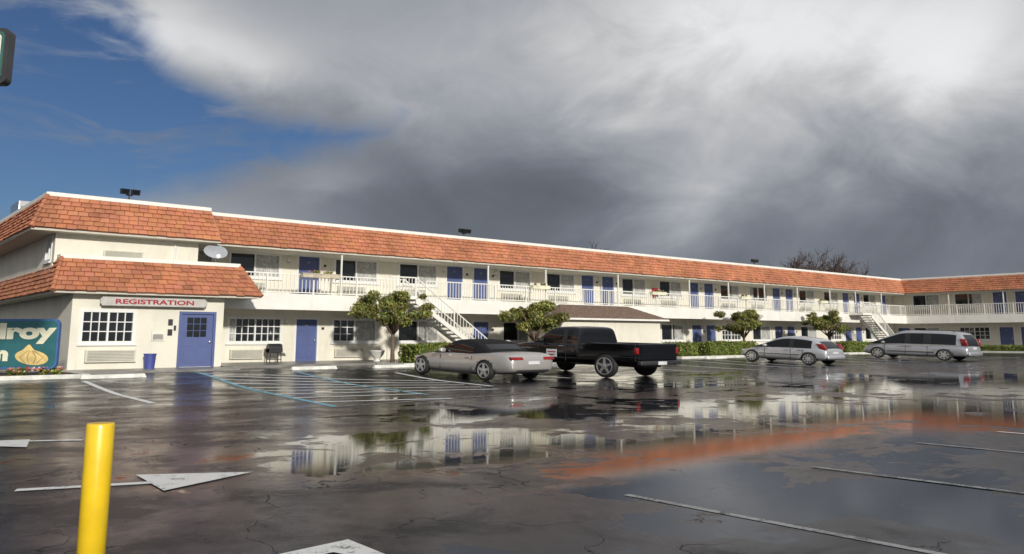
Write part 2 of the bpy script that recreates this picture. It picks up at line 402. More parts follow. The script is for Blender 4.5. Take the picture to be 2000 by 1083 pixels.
# balcony
bk=MB();bk.box(-5.45,UW-2.1,-2.1,0,3.28,3.42);bk.box(-5.45,UW-2.1,-2.16,-2.0,2.72,3.45);bk.box(UW-2.1,UW,-20,0,3.28,3.42);bk.box(UW-2.16,UW-2.0,-20,-2.16,2.72,3.45)
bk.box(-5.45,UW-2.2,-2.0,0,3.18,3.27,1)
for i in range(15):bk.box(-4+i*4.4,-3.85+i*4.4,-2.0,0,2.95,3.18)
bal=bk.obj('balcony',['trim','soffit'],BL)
def rail(T,s0,s1,d,z0,z1,parent,name='railing',sp=.19,mat='trim'):
    b=MB(T);b.box(s0,s1,d-.03,d+.03,z1-.05,z1);b.box(s0,s1,d-.02,d+.02,z0+.08,z0+.12)
    n=int((s1-s0)/sp)
    for i in range(n+1):
        s=s0+i*sp;q=.035 if i%12==0 else .014
        b.box(s-q,s+q,d-q,d+q,z0 if i%12==0 else z0+.12,z1-.05)
    return b.obj(name,[mat],parent)
rail(Tm,-5.4,4.0,2.05,3.42,4.38,bal);rail(Tm,5.5,50.2,2.05,3.42,4.38,bal);rail(Tm,51.7,UW-2.1,2.05,3.42,4.38,bal);rail(Tw,2.1,20,2.05,3.42,4.38,bal)
pm=MB();pm.box(-.035,.035,-.035,.035,0,2.06);pme=pm.mesh('post',['trim'])
for u in (.6,9.6,13.9,20.1,27.3,31.8,36.4,41,46,50.3,55):mk('balcony_post',pme,BL,(u,-2.02,3.44))
for v in (6,10.5,15):mk('balcony_post',pme,BL,(UW-2.02,-v,3.44))
# windows
def win_mesh(w,h,kind):
    f=MB();t=.07
    f.box(-w/2-.05,w/2+.05,-.03,.12,-.05,t);f.box(-w/2-.05,w/2+.05,-.03,.12,h-t,h+.05)
    f.box(-w/2-.05,-w/2+t,-.028,.12,t,h-t);f.box(w/2-t,w/2+.05,-.028,.12,t,h-t)
    f.box(-.035,.035,-.01,.12,t,h-t)
    f.box(-w/2-.1,w/2+.1,-.09,-.03,-.1,-.04)
    fr={'dark':[], 'left':[(-w/2+t,-.035)],'right':[(.035,w/2-t)],'both':[(-w/2+t,-.035),(.035,w/2-t)]}[kind[0]]
    for a,b in fr:
        for k in range(1,kind[1]):
            x=a+(b-a)*k/kind[1];f.box(x-.018,x+.018,.0,.07,t,h-t)
        for k in range(1,3):
            z=t+(h-2*t)*k/3;f.box(a,b,.003,.068,z-.018,z+.018)
    gl=MB();cu=MB()
    gl.box(-w/2+.02,w/2-.02,.08,.1,.02,h-.02)
    a,b=kind[2]
    if b>a:
        n=max(3,int((b-a)*w/.09))
        for i in range(n):
            x0=(a-.5)*w+(b-a)*w*i/n;x1=(a-.5)*w+(b-a)*w*(i+1)/n
            x0=max(x0,-w/2+t);x1=min(x1,w/2-t)
            cu.add([(x0,.076,.06),((x0+x1)/2,.062,.06),(x1,.076,.06),(x1,.076,h-.06),((x0+x1)/2,.062,h-.06),(x0,.076,h-.06)],[(0,1,4,5),(1,2,3,4)])
    return f.mesh('window',['frame']),gl.mesh('window_glass',['glass']),(cu.mesh('curtain',['curtain'],recalc=False) if b>a else None)
kinds=[('dark',2,(.5,1)),('dark',2,(.55,.97)),('dark',2,(.0,.28)),('left',3,(.52,1)),('dark',2,(.62,1))]
wv=[win_mesh(2.45,1.15,k) for k in kinds]
gw=win_mesh(2.45,1.15,('both',3,(0,0)));gw2=win_mesh(2.45,1.15,('both',4,(.0,.16)))
def place_win(ms,T,s,d,z,rot,sc=1):
    p=T(s,d,z);o=mk('window',ms[0],BL,p,(0,0,rot));o.scale=(sc,1,1)
    mk('window_glass',ms[1],o)
    if ms[2]:mk('curtain',ms[2],o)
for i,(a,b) in enumerate(UWn):place_win(wv[[0,0,0,0,0,0,1,0,4,2,0,1,0][i]],Tm,(a+b)/2,0,4.28,0,(b-a)/2.45)
for i,(a,b) in enumerate(LWn):place_win([gw2,wv[3],wv[0],wv[0],wv[1],gw2,wv[4],gw,wv[0],wv[1],gw,wv[0]][i],Tm,(a+b)/2,0,1.24,0,(b-a)/2.45)
for i,(a,b) in enumerate(WWu):place_win(wv[[0,4,1,0][i]],Tw,(a+b)/2,0,4.28,-R(90),(b-a)/2.45)
for i,(a,b) in enumerate(WWl):place_win([wv[0],gw,wv[0]][i],Tw,(a+b)/2,0,1.24,-R(90),(b-a)/2.45)
rw=win_mesh(1.9,1.23,('both',3,(0,0)));place_win(rw,Tm,-9.9,3.2,1.27,0)
lw=win_mesh(1.05,.95,('dark',2,(0,0)));place_win(lw,Tl,1.425,11.8,4.4,-R(90))
# doors
def door_mesh(w,h,panes=False):
    d=MB();d.box(-w/2+.06,w/2-.06,.05,.1,.0,h-.06)
    for zz,hh in ((.15,.5),(.78,.55),(1.45,.42)):
        for sg in (-1,1):
            if panes and zz>1: continue
            c=sg*w*.2;d.box(c-w*.14,c+w*.14,.036,.05,zz*h/2.06,(zz+hh)*h/2.06)
    f=MB();f.box(-w/2-.04,-w/2+.06,-.03,.12,0,h+.04);f.box(w/2-.06,w/2+.04,-.03,.12,0,h+.04);f.box(-w/2+.06,w/2-.06,-.028,.12,h-.06,h+.04)
    k=MB();k.lathe([(.02,.0),(.02,-.05),(.045,-.06),(.045,-.09),(.0,-.1)],10,axis='y',c=(w/2-.17,.05,1.0))
    n=MB();n.box(-.07,.07,.03,.05,h*.82,h*.82+.07)
    return d.mesh('door',['door']),f.mesh('door_frame',['frame' if not panes else 'door']),k.mesh('door_handle',['metal']),n.mesh('number_plate',['acdark'])
dm=door_mesh(DW,2.04);dl=door_mesh(DW,2.06)
def place_door(ms,T,s,d,z,rot):
    o=mk('door',ms[0],BL,T(s,d,z),(0,0,rot));mk('door_frame',ms[1],o);mk('door_handle',ms[2],o)
    if ms[3]:mk('number_plate',ms[3],o)
    return o
for a in UD:place_door(dm,Tm,a+DW/2,0,3.43,0)
for a in LD:place_door(dl,Tm,a+DW/2,0,.34,0)
for a in WDu:place_door(dm,Tw,a+DW/2,0,3.43,-R(90))
for a in WDl:place_door(dl,Tw,a+DW/2,0,.34,-R(90))
rd=place_door(door_mesh(1.42,2.18,True),Tm,-6.51,3.2,.3,0)
q=MB()
for i in range(3):
    for j in range(3):q.box(-.4+i*.27,-.4+i*.27+.24,.028,.045,1.2+j*.27,1.2+j*.27+.24)
q.obj('door_window',['glass'],rd)
# air conditioners
ac=MB();ac.box(-.78,.78,-.16,.0,0,.42);
for i in range(7):ac.box(-.72,.72,-.175,-.16,.05+i*.05,.075+i*.05,1)
acm=ac.mesh('air_conditioner',['ac','acdark'])
for a,b in UWn[1:]:
    mk('air_conditioner',acm,BL,(a+.95,0,3.62),None)
for a,b in LWn:mk('air_conditioner',acm,BL,(a+.9,0,.5),None)
for a,b in WWu:mk('air_conditioner',acm,BL,(UW,-a-.9,3.62),(0,0,-R(90)))
for a,b in WWl:mk('air_conditioner',acm,BL,(UW,-a-.9,.5),(0,0,-R(90)))
o=mk('air_conditioner',acm,BL,(-9.75,-3.2,.55));o.scale=(1.15,1,1.1)
o=mk('air_conditioner',acm,BL,(-9.35,-2.45,4.56));o.scale=(.95,.6,.75)
lm=MB();lm.box(-.08,.08,-.14,0,0,.16);lm.box(-.06,.06,-.13,-.01,-.05,0,1);lmm=lm.mesh('wall_lamp',['trim','curtain'])
for u in (-1.2,8,11.7,20.4,31.3,42.1,53.4):
    mk('wall_lamp',lmm,BL,(u,0,5.1));mk('wall_lamp',lmm,BL,(u,0,2.15))
nm=MB();nm.box(-.07,.07,-.02,0,0,.12);nmm=nm.mesh('room_sign',['dmetal'])
for a in UD:mk('room_sign',nmm,BL,(a+DW+.25,0,4.95))
for a in LD:mk('room_sign',nmm,BL,(a+DW+.25,0,1.85))
cp=MB();cp.box(-7.4,-7.34,-2.52,-2.45,4.45,5.4);cp.box(-7.32,-7.28,-2.5,-2.45,4.45,5.4);cp.obj('wall_conduit',['trim'],BL)
for u in (4.5,18.5,29.4,40.3,51.4):
    b=MB();b.box(u-.04,u+.04,-.09,-.01,.34,2.7);b.obj('down_pipe',['trim'],BL)
# ------------------------------------------------------------------ signs on the office
n_=.06;W2,H2=2.02,.175
pts=[(-W2+n_,-H2),(W2-n_,-H2),(W2-n_,-H2+.05),(W2,-H2+.08),(W2,H2-.08),(W2-n_,H2-.05),(W2-n_,H2),(-W2+n_,H2),(-W2+n_,H2-.05),(-W2,H2-.08),(-W2,-H2+.08),(-W2+n_,-H2+.05)]
def plate_(sc_,y0,y1):
    b=MB();p=[(x*(1-sc_*.12),z*(1-sc_)) for x,z in pts]
    b.add([(x,y0,z) for x,z in p]+[(x,y1,z) for x,z in p],[tuple(range(12)),tuple(range(23,11,-1))]+[(i,(i+1)%12,12+(i+1)%12,12+i) for i in range(12)]);return b
RS=empty('registration_sign',(-8.3,-3.5,2.85),label='long pale office sign board with red capital letters above the door',category='sign')
plate_(0,-.02,.03).obj('sign_border',['acdark'],RS);plate_(.07,-.03,-.02).obj('sign_board',['board'],RS)
text('REGISTRATION','lettering','red',.245,RS,(0,-.04,-.085),(R(90),0,0),1.78,.006,.008,'CENTER')
for x in (-1.6,1.6):
    b=MB();b.box(x-.03,x+.03,.03,.30,.05,.1);b.obj('bracket',['dmetal'],RS)
nb=empty('notice_box',(-8.05,-3.2,1.35),label='small white notice box fixed on the cream wall',category='notice box')
b=MB();b.box(-.24,.24,-.06,0,0,.3);b.box(-.19,.19,-.07,-.06,.05,.25,1);b.obj('box',['paper','acdark'],nb)
for x0,x1,z0,z1 in ((-7.68,-7.5,1.95,2.2),(-7.68,-7.5,1.55,1.8),(-7.45,-7.36,1.75,1.95)):
    pl=MB();pl.box(x0,x1,-3.22,-3.2,z0,z1);pl.obj('wall_plaque',['dmetal'],BL)
# roadside garlic sign
GS=empty('motel_sign',(*S(-16.35,27.0),.3),-R(40.15)+R(1),label='teal motel name board with cream letters and golden garlic bulb',category='sign')
def rrect(w,h,r,y0,y1,name,mat,parent,z=0,n=6):
    p=[]
    for cx_,cz,a0 in ((w/2-r,h/2-r,0),(-w/2+r,h/2-r,90),(-w/2+r,-h/2+r,180),(w/2-r,-h/2+r,270)):
        for i in range(n+1):
            a=R(a0+90*i/n);p.append((cx_+r*math.cos(a),cz+r*math.sin(a)+z))
    k=len(p);b=MB();b.add([(x,y0,zz) for x,zz in p]+[(x,y1,zz) for x,zz in p],[tuple(range(k)),tuple(range(2*k-1,k-1,-1))]+[(i,(i+1)%k,k+(i+1)%k,k+i) for i in range(k)])
    return b.obj(name,[mat],parent)
rrect(3.2,1.6,.2,-.05,.08,'sign_border','blue',GS,.98);rrect(3.08,1.48,.17,-.06,-.05,'sign_board','teal',GS,.98)
for x in (-1.14,1.14):
    b=MB();b.box(x-.06,x+.06,-.02,.1,-.4,.3);b.obj('sign_post',['dmetal'],GS)
text('Gilroy','lettering','cream',.66,GS,(1.44,-.07,1.16),(R(90),0,0),1.66,.034,.01,'RIGHT')
text('Inn','lettering','cream',.60,GS,(.04,-.07,.46),(R(90),0,0),1.35,.035,.01,'RIGHT')
b=MB();pp=[]
ct,st_=math.cos(R(-7)),math.sin(R(-7))
for i in range(48):
    a=2*math.pi*i/48
    x=.54*math.cos(a);z=.235*math.sin(a)
    z+=.18*math.exp(-((math.degrees(a)-108)/14)**2)
    pp.append((x*ct-z*st_+.80,-.07,x*st_+z*ct+.54))
b.add(pp,[tuple(range(48))])
b.obj('garlic_emblem',['gold'],GS,recalc=False)
for k in (-.3,-.12,.12,.3):
    b=MB();b.tube([(.76+k*.3,-.078,.76),(.80+k*1.25,-.078,.55),(.80+k*.6,-.078,.35)],.008,5);b.obj('emblem_outline',['shingle'],GS)
PS=empty('pole_sign',(*S(-10.05,14),0),-R(40.15)+R(3),label='dark green motel sign board high on a steel pole',category='sign')
rrect(2.16,1.02,.1,-.1,.1,'sign_frame','dmetal',PS,6.44);rrect(2.02,.88,.08,-.12,-.1,'sign_face','dgreen',PS,6.44)
rrect(1.92,.78,.07,-.125,-.12,'sign_outline','trim',PS,6.44);rrect(1.88,.74,.07,-.13,-.125,'sign_panel','dgreen',PS,6.44)
b=MB();b.tube([(-.6,0,-.1),(-.6,0,5.95)],.11,12);b.obj('pole',['dmetal'],PS)
# ------------------------------------------------------------------ roof items
def flood():
    r=empty('floodlight',(0,0,0))
    b=MB();b.tube([(0,0,-.05),(0,0,.2)],.03,8);b.box(-.12,.12,-.05,.05,.18,.22);b.obj('bracket',['black'],r)
    for sx in (-.2,.2):
        b=MB();b.hexa([(sx-.17,-.14,.2),(sx+.17,-.14,.2),(sx+.15,.06,.24),(sx-.15,.06,.24),(sx-.17,-.2,.42),(sx+.17,-.2,.42),(sx+.15,.04,.44),(sx-.15,.04,.44)])
        b.hexa([(sx-.13,-.165,.23),(sx+.13,-.165,.23),(sx+.13,-.145,.23),(sx-.13,-.145,.23),(sx-.13,-.21,.39),(sx+.13,-.21,.39),(sx+.13,-.19,.39),(sx-.13,-.19,.39)],1)
        b.obj('lamp_head',['black','glass'],r)
    return r
f0=flood();f0.location=(-9.3,-2.5,6.95);f0['label']='black twin-head floodlight standing on the white roof edge';f0['category']='floodlight';f0['group']='floodlights along the roof edge'
for p in ((8.3,-1.5,6.92),(36,-1.5,6.92)):dup(f0,p,0)
sd=empty('satellite_dish',(-5.75,-2.75,4.42),R(-20),label='grey oval satellite dish on a mast above the office roof',category='satellite dish')
b=MB();b.tube([(0,0,-.1),(0,.0,.35),(0,-.08,.55)],.03,8);b.obj('mast',['metal'],sd)
b=MB()
prof=[(r,.16*r*r) for r in (.001,.15,.3,.42,.48,.5)];b.lathe(prof,28,axis='y')
b2=[ (x*1.08,-y*1.0+.0,z*.66) for x,y,z in b.v];b.v=[(x,yy*-1-.02,z) for x,yy,z in b2]
o=b.obj('dish',['dish'],sd,smooth=True);o.location=(0,-.14,.66);o.rotation_euler=(R(-22),0,R(25))
m_=o.modifiers.new('s','SOLIDIFY');m_.thickness=.02
b=MB();b.tube([(0,-.1,.35),(.1,-.6,.32),(.1,-.62,.4)],.018,6);b.box(.04,.16,-.7,-.6,.36,.46);b.obj('feed_arm',['metal'],sd)
ru=empty('rooftop_unit',(-11.6,4.5,6.5),label='grey metal ventilation unit on the flat roof',category='air conditioner')
b=MB();b.box(-.6,1.2,-1,1,0,.9);b.obj('casing',['metal'],ru,bevel=.03);b=MB()
for i in range(6):b.box(-.5,1.1,-1.02,-1.0,.1+i*.1,.15+i*.1)
b.obj('grille',['dmetal'],ru)
# ------------------------------------------------------------------ staircases
def stairs():
    r=empty('staircase',(0,0,0))
    L,H,W0,W1=4.7,3.15,2.2,3.4;n=17
    for d in (W0,W1-.08):
        b=MB(Tm)
        b.hexa([(0,d,H-.30),(L,d,-.02),(L,d+.08,-.02),(0,d+.08,H-.30),(0,d,H-.03),(L,d,.22),(L,d+.08,.22),(0,d+.08,H-.03)])
        b.obj('stringer',['trim'],r)
    b=MB(Tm)
    for i in range(n):
        z=H*(1-(i+.6)/n);s=L*(i+.1)/n;b.box(s,s+.33,W0+.08,W1-.08,z-.05,z+.03)
    b.obj('tread',['trim'],r)
    for d in (W0+.04,W1-.04):
        b=MB(Tm)
        b.hexa([(0,d-.03,H+.93),(L,d-.03,.95),(L,d+.03,.95),(0,d+.03,H+.93),(0,d-.03,H+.99),(L,d-.03,1.01),(L,d+.03,1.01),(0,d+.03,H+.99)])
        for i in range(25):
            s=L*i/24;z=H*(1-s/L);q=.03 if i%12==0 else .012;b.box(s-q,s+q,d-q,d+q,z+.02,z+.96)
        if d>3:
            b.box(-1.5,-.0,W1-.07,W1-.01,H+.93,H+.99)
            for i in range(9):b.box(-1.5+i*.18,-1.474+i*.18,W1-.06,W1-.03,H,H+.93)
        b.obj('handrail',['trim'],r)
    b=MB(Tm);b.box(-1.5,.05,2.17,W1,H-.1,H+.06);b.obj('landing',['trim'],r)
    return r
s0=stairs();s0.location=(4.0,0,.27);s0['label']='white open-tread metal staircase rising to the upper walkway';s0['category']='staircase';s0['group']='staircases of the motel'
dup(s0,(50.2,0,.27),0)
# ------------------------------------------------------------------ shed
SH=empty('storage_shed',(0,0,0),label='low cream outbuilding with brown shingle roof in front of the motel',category='shed')
b=MB();b.box(12.3,20.5,-5.0,-2.25,0,2.5);b.obj('wall',['stucco'],SH)
b=MB()
e=(11.9,20.9,-5.4,-2.2,2.42);rx0,rx1,ry,rz=13.6,19.3,-3.5,3.32
P=[(e[0],e[2],e[4]),(e[1],e[2],e[4]),(e[1],e[3],e[4]),(e[0],e[3],e[4]),(rx0,ry,rz),(rx1,ry,rz)]
P2=[(x,y,z+.1) for x,y,z in P[:4]]
b.add(P[:4]+P2+[(rx0,ry,rz),(rx1,ry,rz)],[(3,2,1,0),(4,5,9,8),(5,6,9),(6,7,8,9),(7,4,8)],0)
for (i,j) in ((0,1),(1,2),(2,3),(3,0)):b.add([P[i],P[j],P2[j],P2[i]],[(0,1,2,3)],1)
for k in range(1,9):
    t=k/9;y=e[2]+(ry-e[2])*t;z=e[4]+.1+(rz-e[4]-.1)*t;x0=e[0]+(rx0-e[0])*t;x1=e[1]+(rx1-e[1])*t;b.box(x0,x1,y-.02,y+.06,z-.02,z+.012,0)
b.obj('roof',['shingle','trim'],SH)
# ------------------------------------------------------------------ foliage
def leafcloud(mb,centers,count,size,dark=.45):
    tot=sum(r[3]**2 for r in centers)
    for cx_,cy_,cz_,r,fl in centers:
        k=int(count*r*r/tot);cb=rnd.uniform(.6,1.3)
        for _ in range(k):
            d=Vector((rnd.gauss(0,1),rnd.gauss(0,1),rnd.gauss(0,1))).normalized();rr=r*rnd.random()**.35*rnd.uniform(.75,1.2)
            p=Vector((cx_,cy_,cz_))+Vector((d.x*rr,d.y*rr,d.z*rr*fl))
            nrm=(d+Vector((rnd.gauss(0,.7),rnd.gauss(0,.7),rnd.gauss(0,.7)+.3))).normalized()
            a=nrm.orthogonal().normalized();a.rotate(Matrix.Rotation(rnd.uniform(0,6.3),3,nrm));bb=nrm.cross(a)
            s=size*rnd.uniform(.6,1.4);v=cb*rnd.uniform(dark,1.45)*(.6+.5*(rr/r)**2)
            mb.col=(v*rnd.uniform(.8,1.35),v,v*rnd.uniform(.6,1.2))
            mb.add([p-a*s,p-bb*s*.5,p+a*s,p+bb*s*.5],[(0,1,2,3)])
def tree(name,x,y,h0,top,width,label,seed):
    rnd.seed(seed)
    z=gh(x,y)
    r=empty(name,(x,y,z),0,label=label,category='tree',group='small round trees in front of the motel')
    t=MB();zc=(h0+top)/2-z
    lean=rnd.uniform(-.15,.15)
    t.tube([(0,0,-.1),(lean*.4,.02,.5),(lean,.0,h0-z-.35),(lean,.05,h0-z+.1)],[.13,.10,.085,.07],10)
    cs=[]
    for i in range(8):
        a=i*2*math.pi/8+rnd.uniform(-.3,.3);q=width/2*rnd.uniform(.5,.8)
        ex,ey,ez=lean+math.cos(a)*q,math.sin(a)*q,zc+rnd.uniform(-.25,.45)
        t.tube([(lean,0,h0-z-.35),((lean+ex)/2,ey/2,(h0-z)*.5+ez*.5-.05),(ex,ey,ez)],[.06,.04,.02],6)
    for i in range(28):
        a=rnd.uniform(0,6.3);q=width/2*rnd.uniform(.1,1.0);e_=math.sqrt(max(.05,1-(q/(width/2))**2));zz=zc+rnd.uniform(-.45,.5)*(top-h0)*(.45+.45*e_)
        cs.append((lean+math.cos(a)*q,math.sin(a)*q,zz,rnd.uniform(.2,.46),rnd.uniform(.5,.85)))
    t.obj('trunk',['bark'],r,smooth=True)
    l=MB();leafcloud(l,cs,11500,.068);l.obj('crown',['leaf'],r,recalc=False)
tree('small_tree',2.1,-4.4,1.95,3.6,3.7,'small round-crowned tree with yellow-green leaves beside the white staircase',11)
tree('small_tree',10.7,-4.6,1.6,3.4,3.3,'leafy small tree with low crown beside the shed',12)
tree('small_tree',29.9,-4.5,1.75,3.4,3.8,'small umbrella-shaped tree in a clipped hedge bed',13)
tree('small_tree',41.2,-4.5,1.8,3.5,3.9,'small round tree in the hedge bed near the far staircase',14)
def hedge(x0,x1,y0,y1,h,lab,name='hedge'):
    z=gh((x0+x1)/2,(y0+y1)/2)+.1
    r=empty(name,((x0+x1)/2,(y0+y1)/2,z),0,label=lab,category='hedge',group='clipped hedges before the motel')
    W_,D_=(x1-x0)/2,(y1-y0)/2
    b=MB();b.col=(.3,.35,.3);b.box(-W_+.1,W_-.1,-D_+.1,D_-.1,0,h-.08)
    area=2*(W_+D_)*2*h+4*W_*D_
    for _ in range(int(area*260)):
        px,py,pz=rnd.uniform(-W_,W_),rnd.uniform(-D_,D_),rnd.uniform(0,h)
        k=rnd.random()*area
        if k<4*W_*D_:pz=h;nrm=Vector((0,0,1))
        elif k<4*W_*D_+4*W_*h:sg_=rnd.choice((-1,1));py=sg_*D_;nrm=Vector((0,sg_,0))
        else:sg_=rnd.choice((-1,1));px=sg_*W_;nrm=Vector((sg_,0,0))
        p=Vector((px,py,pz))+nrm*(rnd.gauss(-.03,.04)+.05*math.sin(px*2.3+pz*3))
        nrm=(nrm+Vector((rnd.gauss(0,.6),rnd.gauss(0,.6),rnd.gauss(0,.6)))).normalized()
        a=nrm.orthogonal().normalized();a.rotate(Matrix.Rotation(rnd.uniform(0,6.3),3,nrm));bb=nrm.cross(a);s=.06*rnd.uniform(.6,1.4)
        v=rnd.uniform(.4,1.5);b.col=(v*rnd.uniform(.85,1.2),v,v)
        b.add([p-a*s,p-bb*s*.5,p+a*s,p+bb*s*.5],[(0,1,2,3)])
    b.obj('hedge_foliage',['hedge'],r,recalc=False)
hedge(2.6,7.0,-5.7,-4.1,.85,'low clipped green hedge beside the white staircase')
hedge(21.6,23.3,-5.6,-4.2,.8,'short clipped green hedge block beside the shed')
hedge(24.4,29.6,-5.7,-4.2,.85,'long low clipped green hedge in a kerbed bed')
hedge(41.6,45.6,-5.6,-4.2,.8,'clipped green hedge near the far staircase')
hedge(56.6,57.6,-19,-6,.45,'very low hedge along the wing walkway')
# bare trees behind the roof
def bare(x,y,h,spread,lab,seed,kids=8,depth=5):
    rnd.seed(seed);X_,Y_=S(x,y)
    r=empty('bare_tree',(X_,Y_,0),0,label=lab,category='tree',group='bare trees behind the motel')
    b=MB();tw=MB()
    def br(p,d,L,rad,k):
        q=p+d*L;m_=p.lerp(q,.5)+Vector((rnd.gauss(0,.05),rnd.gauss(0,.05),rnd.gauss(0,.05)))*L
        rad=max(rad,.024)
        (b if k>depth-2 else tw).tube([p,m_,q],[rad,rad*.85,rad*.65],6 if k>3 else 3,cap=False)
        if k<=0:return
        for i in range(rnd.randint(3,5) if k<depth else kids):
            nd=(d+Vector((rnd.gauss(0,.5)*spread,rnd.gauss(0,.5)*spread,rnd.gauss(.10,.25)))).normalized()
            br(p.lerp(q,rnd.uniform(.55,1)) if i else q,nd,L*rnd.uniform(.6,.8),rad*.58,k-1)
    br(Vector((0,0,-.2)),Vector((0,0,1)),h*.36,h*.022,depth)
    b.obj('trunk',['bark'],r);tw.obj('crown',['twig'],r,recalc=False)
bare(38.0,106,13.0,1.35,'wide leafless tree rising behind the tile roof',5)
bare(42,110,13.0,1.35,'leafless tree behind the far end of the roof',8)
bare(6.6,84,12.0,1.2,'leafless treetop just above the roof line',9,7,4)
def flowerpatch(name,x,y,z,w,d,h,lab,n=400,par=None,fl=12):
    r=par or empty(name,(x,y,z),0,label=lab,category='flowers')
    b=MB();ctr=[(rnd.uniform(-w,w)*.8,rnd.uniform(-d,d)*.8,h*rnd.uniform(.3,.7),h*rnd.uniform(.5,.8),.9) for _ in range(max(4,int(w*6)))]
    leafcloud(b,ctr,n,.05);b.obj('foliage',['hedge'],r,recalc=False,loc=(0,0,.2) if par else None)
    f=MB()
    for _ in range(n//fl):
        f.col=rnd.choice([(1.0,.2,.2),(1.3,1.6,1.8),(1.0,.7,.3),(.9,.4,.8)])
        px,py,pz=rnd.uniform(-w,w),rnd.uniform(-d,d),h*rnd.uniform(.6,1.2);s=.022
        f.box(px-s,px+s,py-s,py+s,pz-s,pz+s)
    f.obj('blossom',['flower'],r,loc=(0,0,.2) if par else None)
    return r
for i,(u,v) in enumerate(((-13.3,7.2),(-14.6,7.3),(-15.8,7.2),(-12.5,6.9),(-17,7.0))):
    flowerpatch('flower_clump',u,-v,.3,.45,.3,.2,'low flowering plants in the kerbed bed below the sign',500)
for i,(u,l) in enumerate(((-1.55,1.9),(12.6,1.3),(23.0,1.4),(32.9,1.2),(43.9,1.1))):
    r=empty('flower_box',(u+l/2,-2.25,4.22),0,label='long weathered flower box hung on the white balcony railing',category='flower box',group='flower boxes on the balcony railing')
    b=MB();b.box(-l/2,l/2,-.14,.14,0,.17);b.box(-l/2-.02,l/2+.02,-.16,.16,.17,.2);b.obj('box',['woodbox' if i==0 else 'cream'],r)
    flowerpatch('',0,0,0,l/2-.1,.1,.12,'',200,par=r,fl=25)
r=empty('plant_urn',(2.35,-2.6,.32),0,label='pale stone urn standing on the walkway under the window',category='plant pot')
b=MB();b.lathe([(.2,0),(.22,.05),(.12,.1),(.14,.15),(.30,.33),(.35,.48),(.38,.5),(.38,.54),(.31,.54),(.27,.48)],24);b.obj('urn',['kerb'],r,smooth=True)
gr=empty('barbecue_grill',(-2.05,-.75,.33),0,label='small dark barbecue grill on legs beside the blue door',category='barbecue')
b=MB();b.box(-.32,.32,-.22,.22,.45,.62);b.lathe([(.0,-.32),(.2,-.32),(.22,-.3),(.22,.3),(.2,.32),(0,.32)],16,axis='x',c=(0,0,.64));b.obj('body',['dmetal'],gr)
for sx in (-.28,.28):
    for sy in (-.18,.18):b=MB();b.tube([(sx,sy,0),(sx*.9,sy*.9,.48)],.022,6);b.obj('leg',['black'],gr)
b=MB();b.box(-.3,.3,-.18,.18,.12,.15);b.obj('lower_shelf',['black'],gr)
b=MB();b.box(.34,.7,-.18,.18,.56,.6);b.obj('side_shelf',['paper'],gr)
tb=empty('litter_bin',(-8.45,-3.75,.28),0,label='blue plastic litter bin against the office wall',category='bin')
b=MB();b.lathe([(.0,0),(.18,0),(.22,.52),(.24,.54),(.24,.58),(.2,.58),(.18,.45),(0,.45)],20);b.obj('bin',['bluebin'],tb,smooth=False)
fe=empty('fire_extinguisher',(25.9,-.05,4.5),0,label='red fire extinguisher box on the upper wall',category='fire extinguisher')
b=MB();b.box(-.2,.2,-.2,-.02,-.3,.35);b.obj('cabinet',['red'],fe,bevel=.02);b=MB();b.box(-.13,.13,-.21,-.2,-.2,.2);b.obj('cabinet_window',['glass'],fe)
# wheel stops
ws=empty('wheel_stop',(0,0,0))
b=MB();b.hexa([(-1,-.11,0),(1,-.11,0),(1,.11,0),(-1,.11,0),(-.95,-.06,.13),(.95,-.06,.13),(.95,.06,.13),(-.95,.06,.13)]);b.obj('stop_block',['kerb'],ws,bevel=.015)
for x in (-.6,.6):b=MB();b.lathe([(.03,.12),(.03,.145),(.0,.145)],8,c=(x,0,0));b.obj('anchor_bolt',['dmetal'],ws)
kw=dict(label='worn white concrete wheel stop on the wet asphalt',category='wheel stop',group='wheel stops along the parking bays')
for k,q in kw.items():ws[k]=q
ws.location=(-10.9,-8.3,gh(-10.9,-8.3))
for u,v in ((-2.9,6.5),(.6,6.9),(5.3,6.9),(9.4,6.9),(13.2,6.9),(17,6.9),(23.3,6.9),(27.3,6.9),(31.1,6.9),(38.2,6.9)):dup(ws,(u,-v,gh(u,-v)),0)
bo=empty('bollard',(*S(-2.195,4.5),0),0,label='bright yellow steel bollard standing on wet asphalt',category='bollard')
b=MB();b.lathe([(.070,-.1),(.070,1.035),(.066,1.045)],36);pob=b.obj('post',['yellow'],bo,smooth=False)
for p in pob.data.polygons:
    if len(p.vertices)==4:p.use_smooth=True
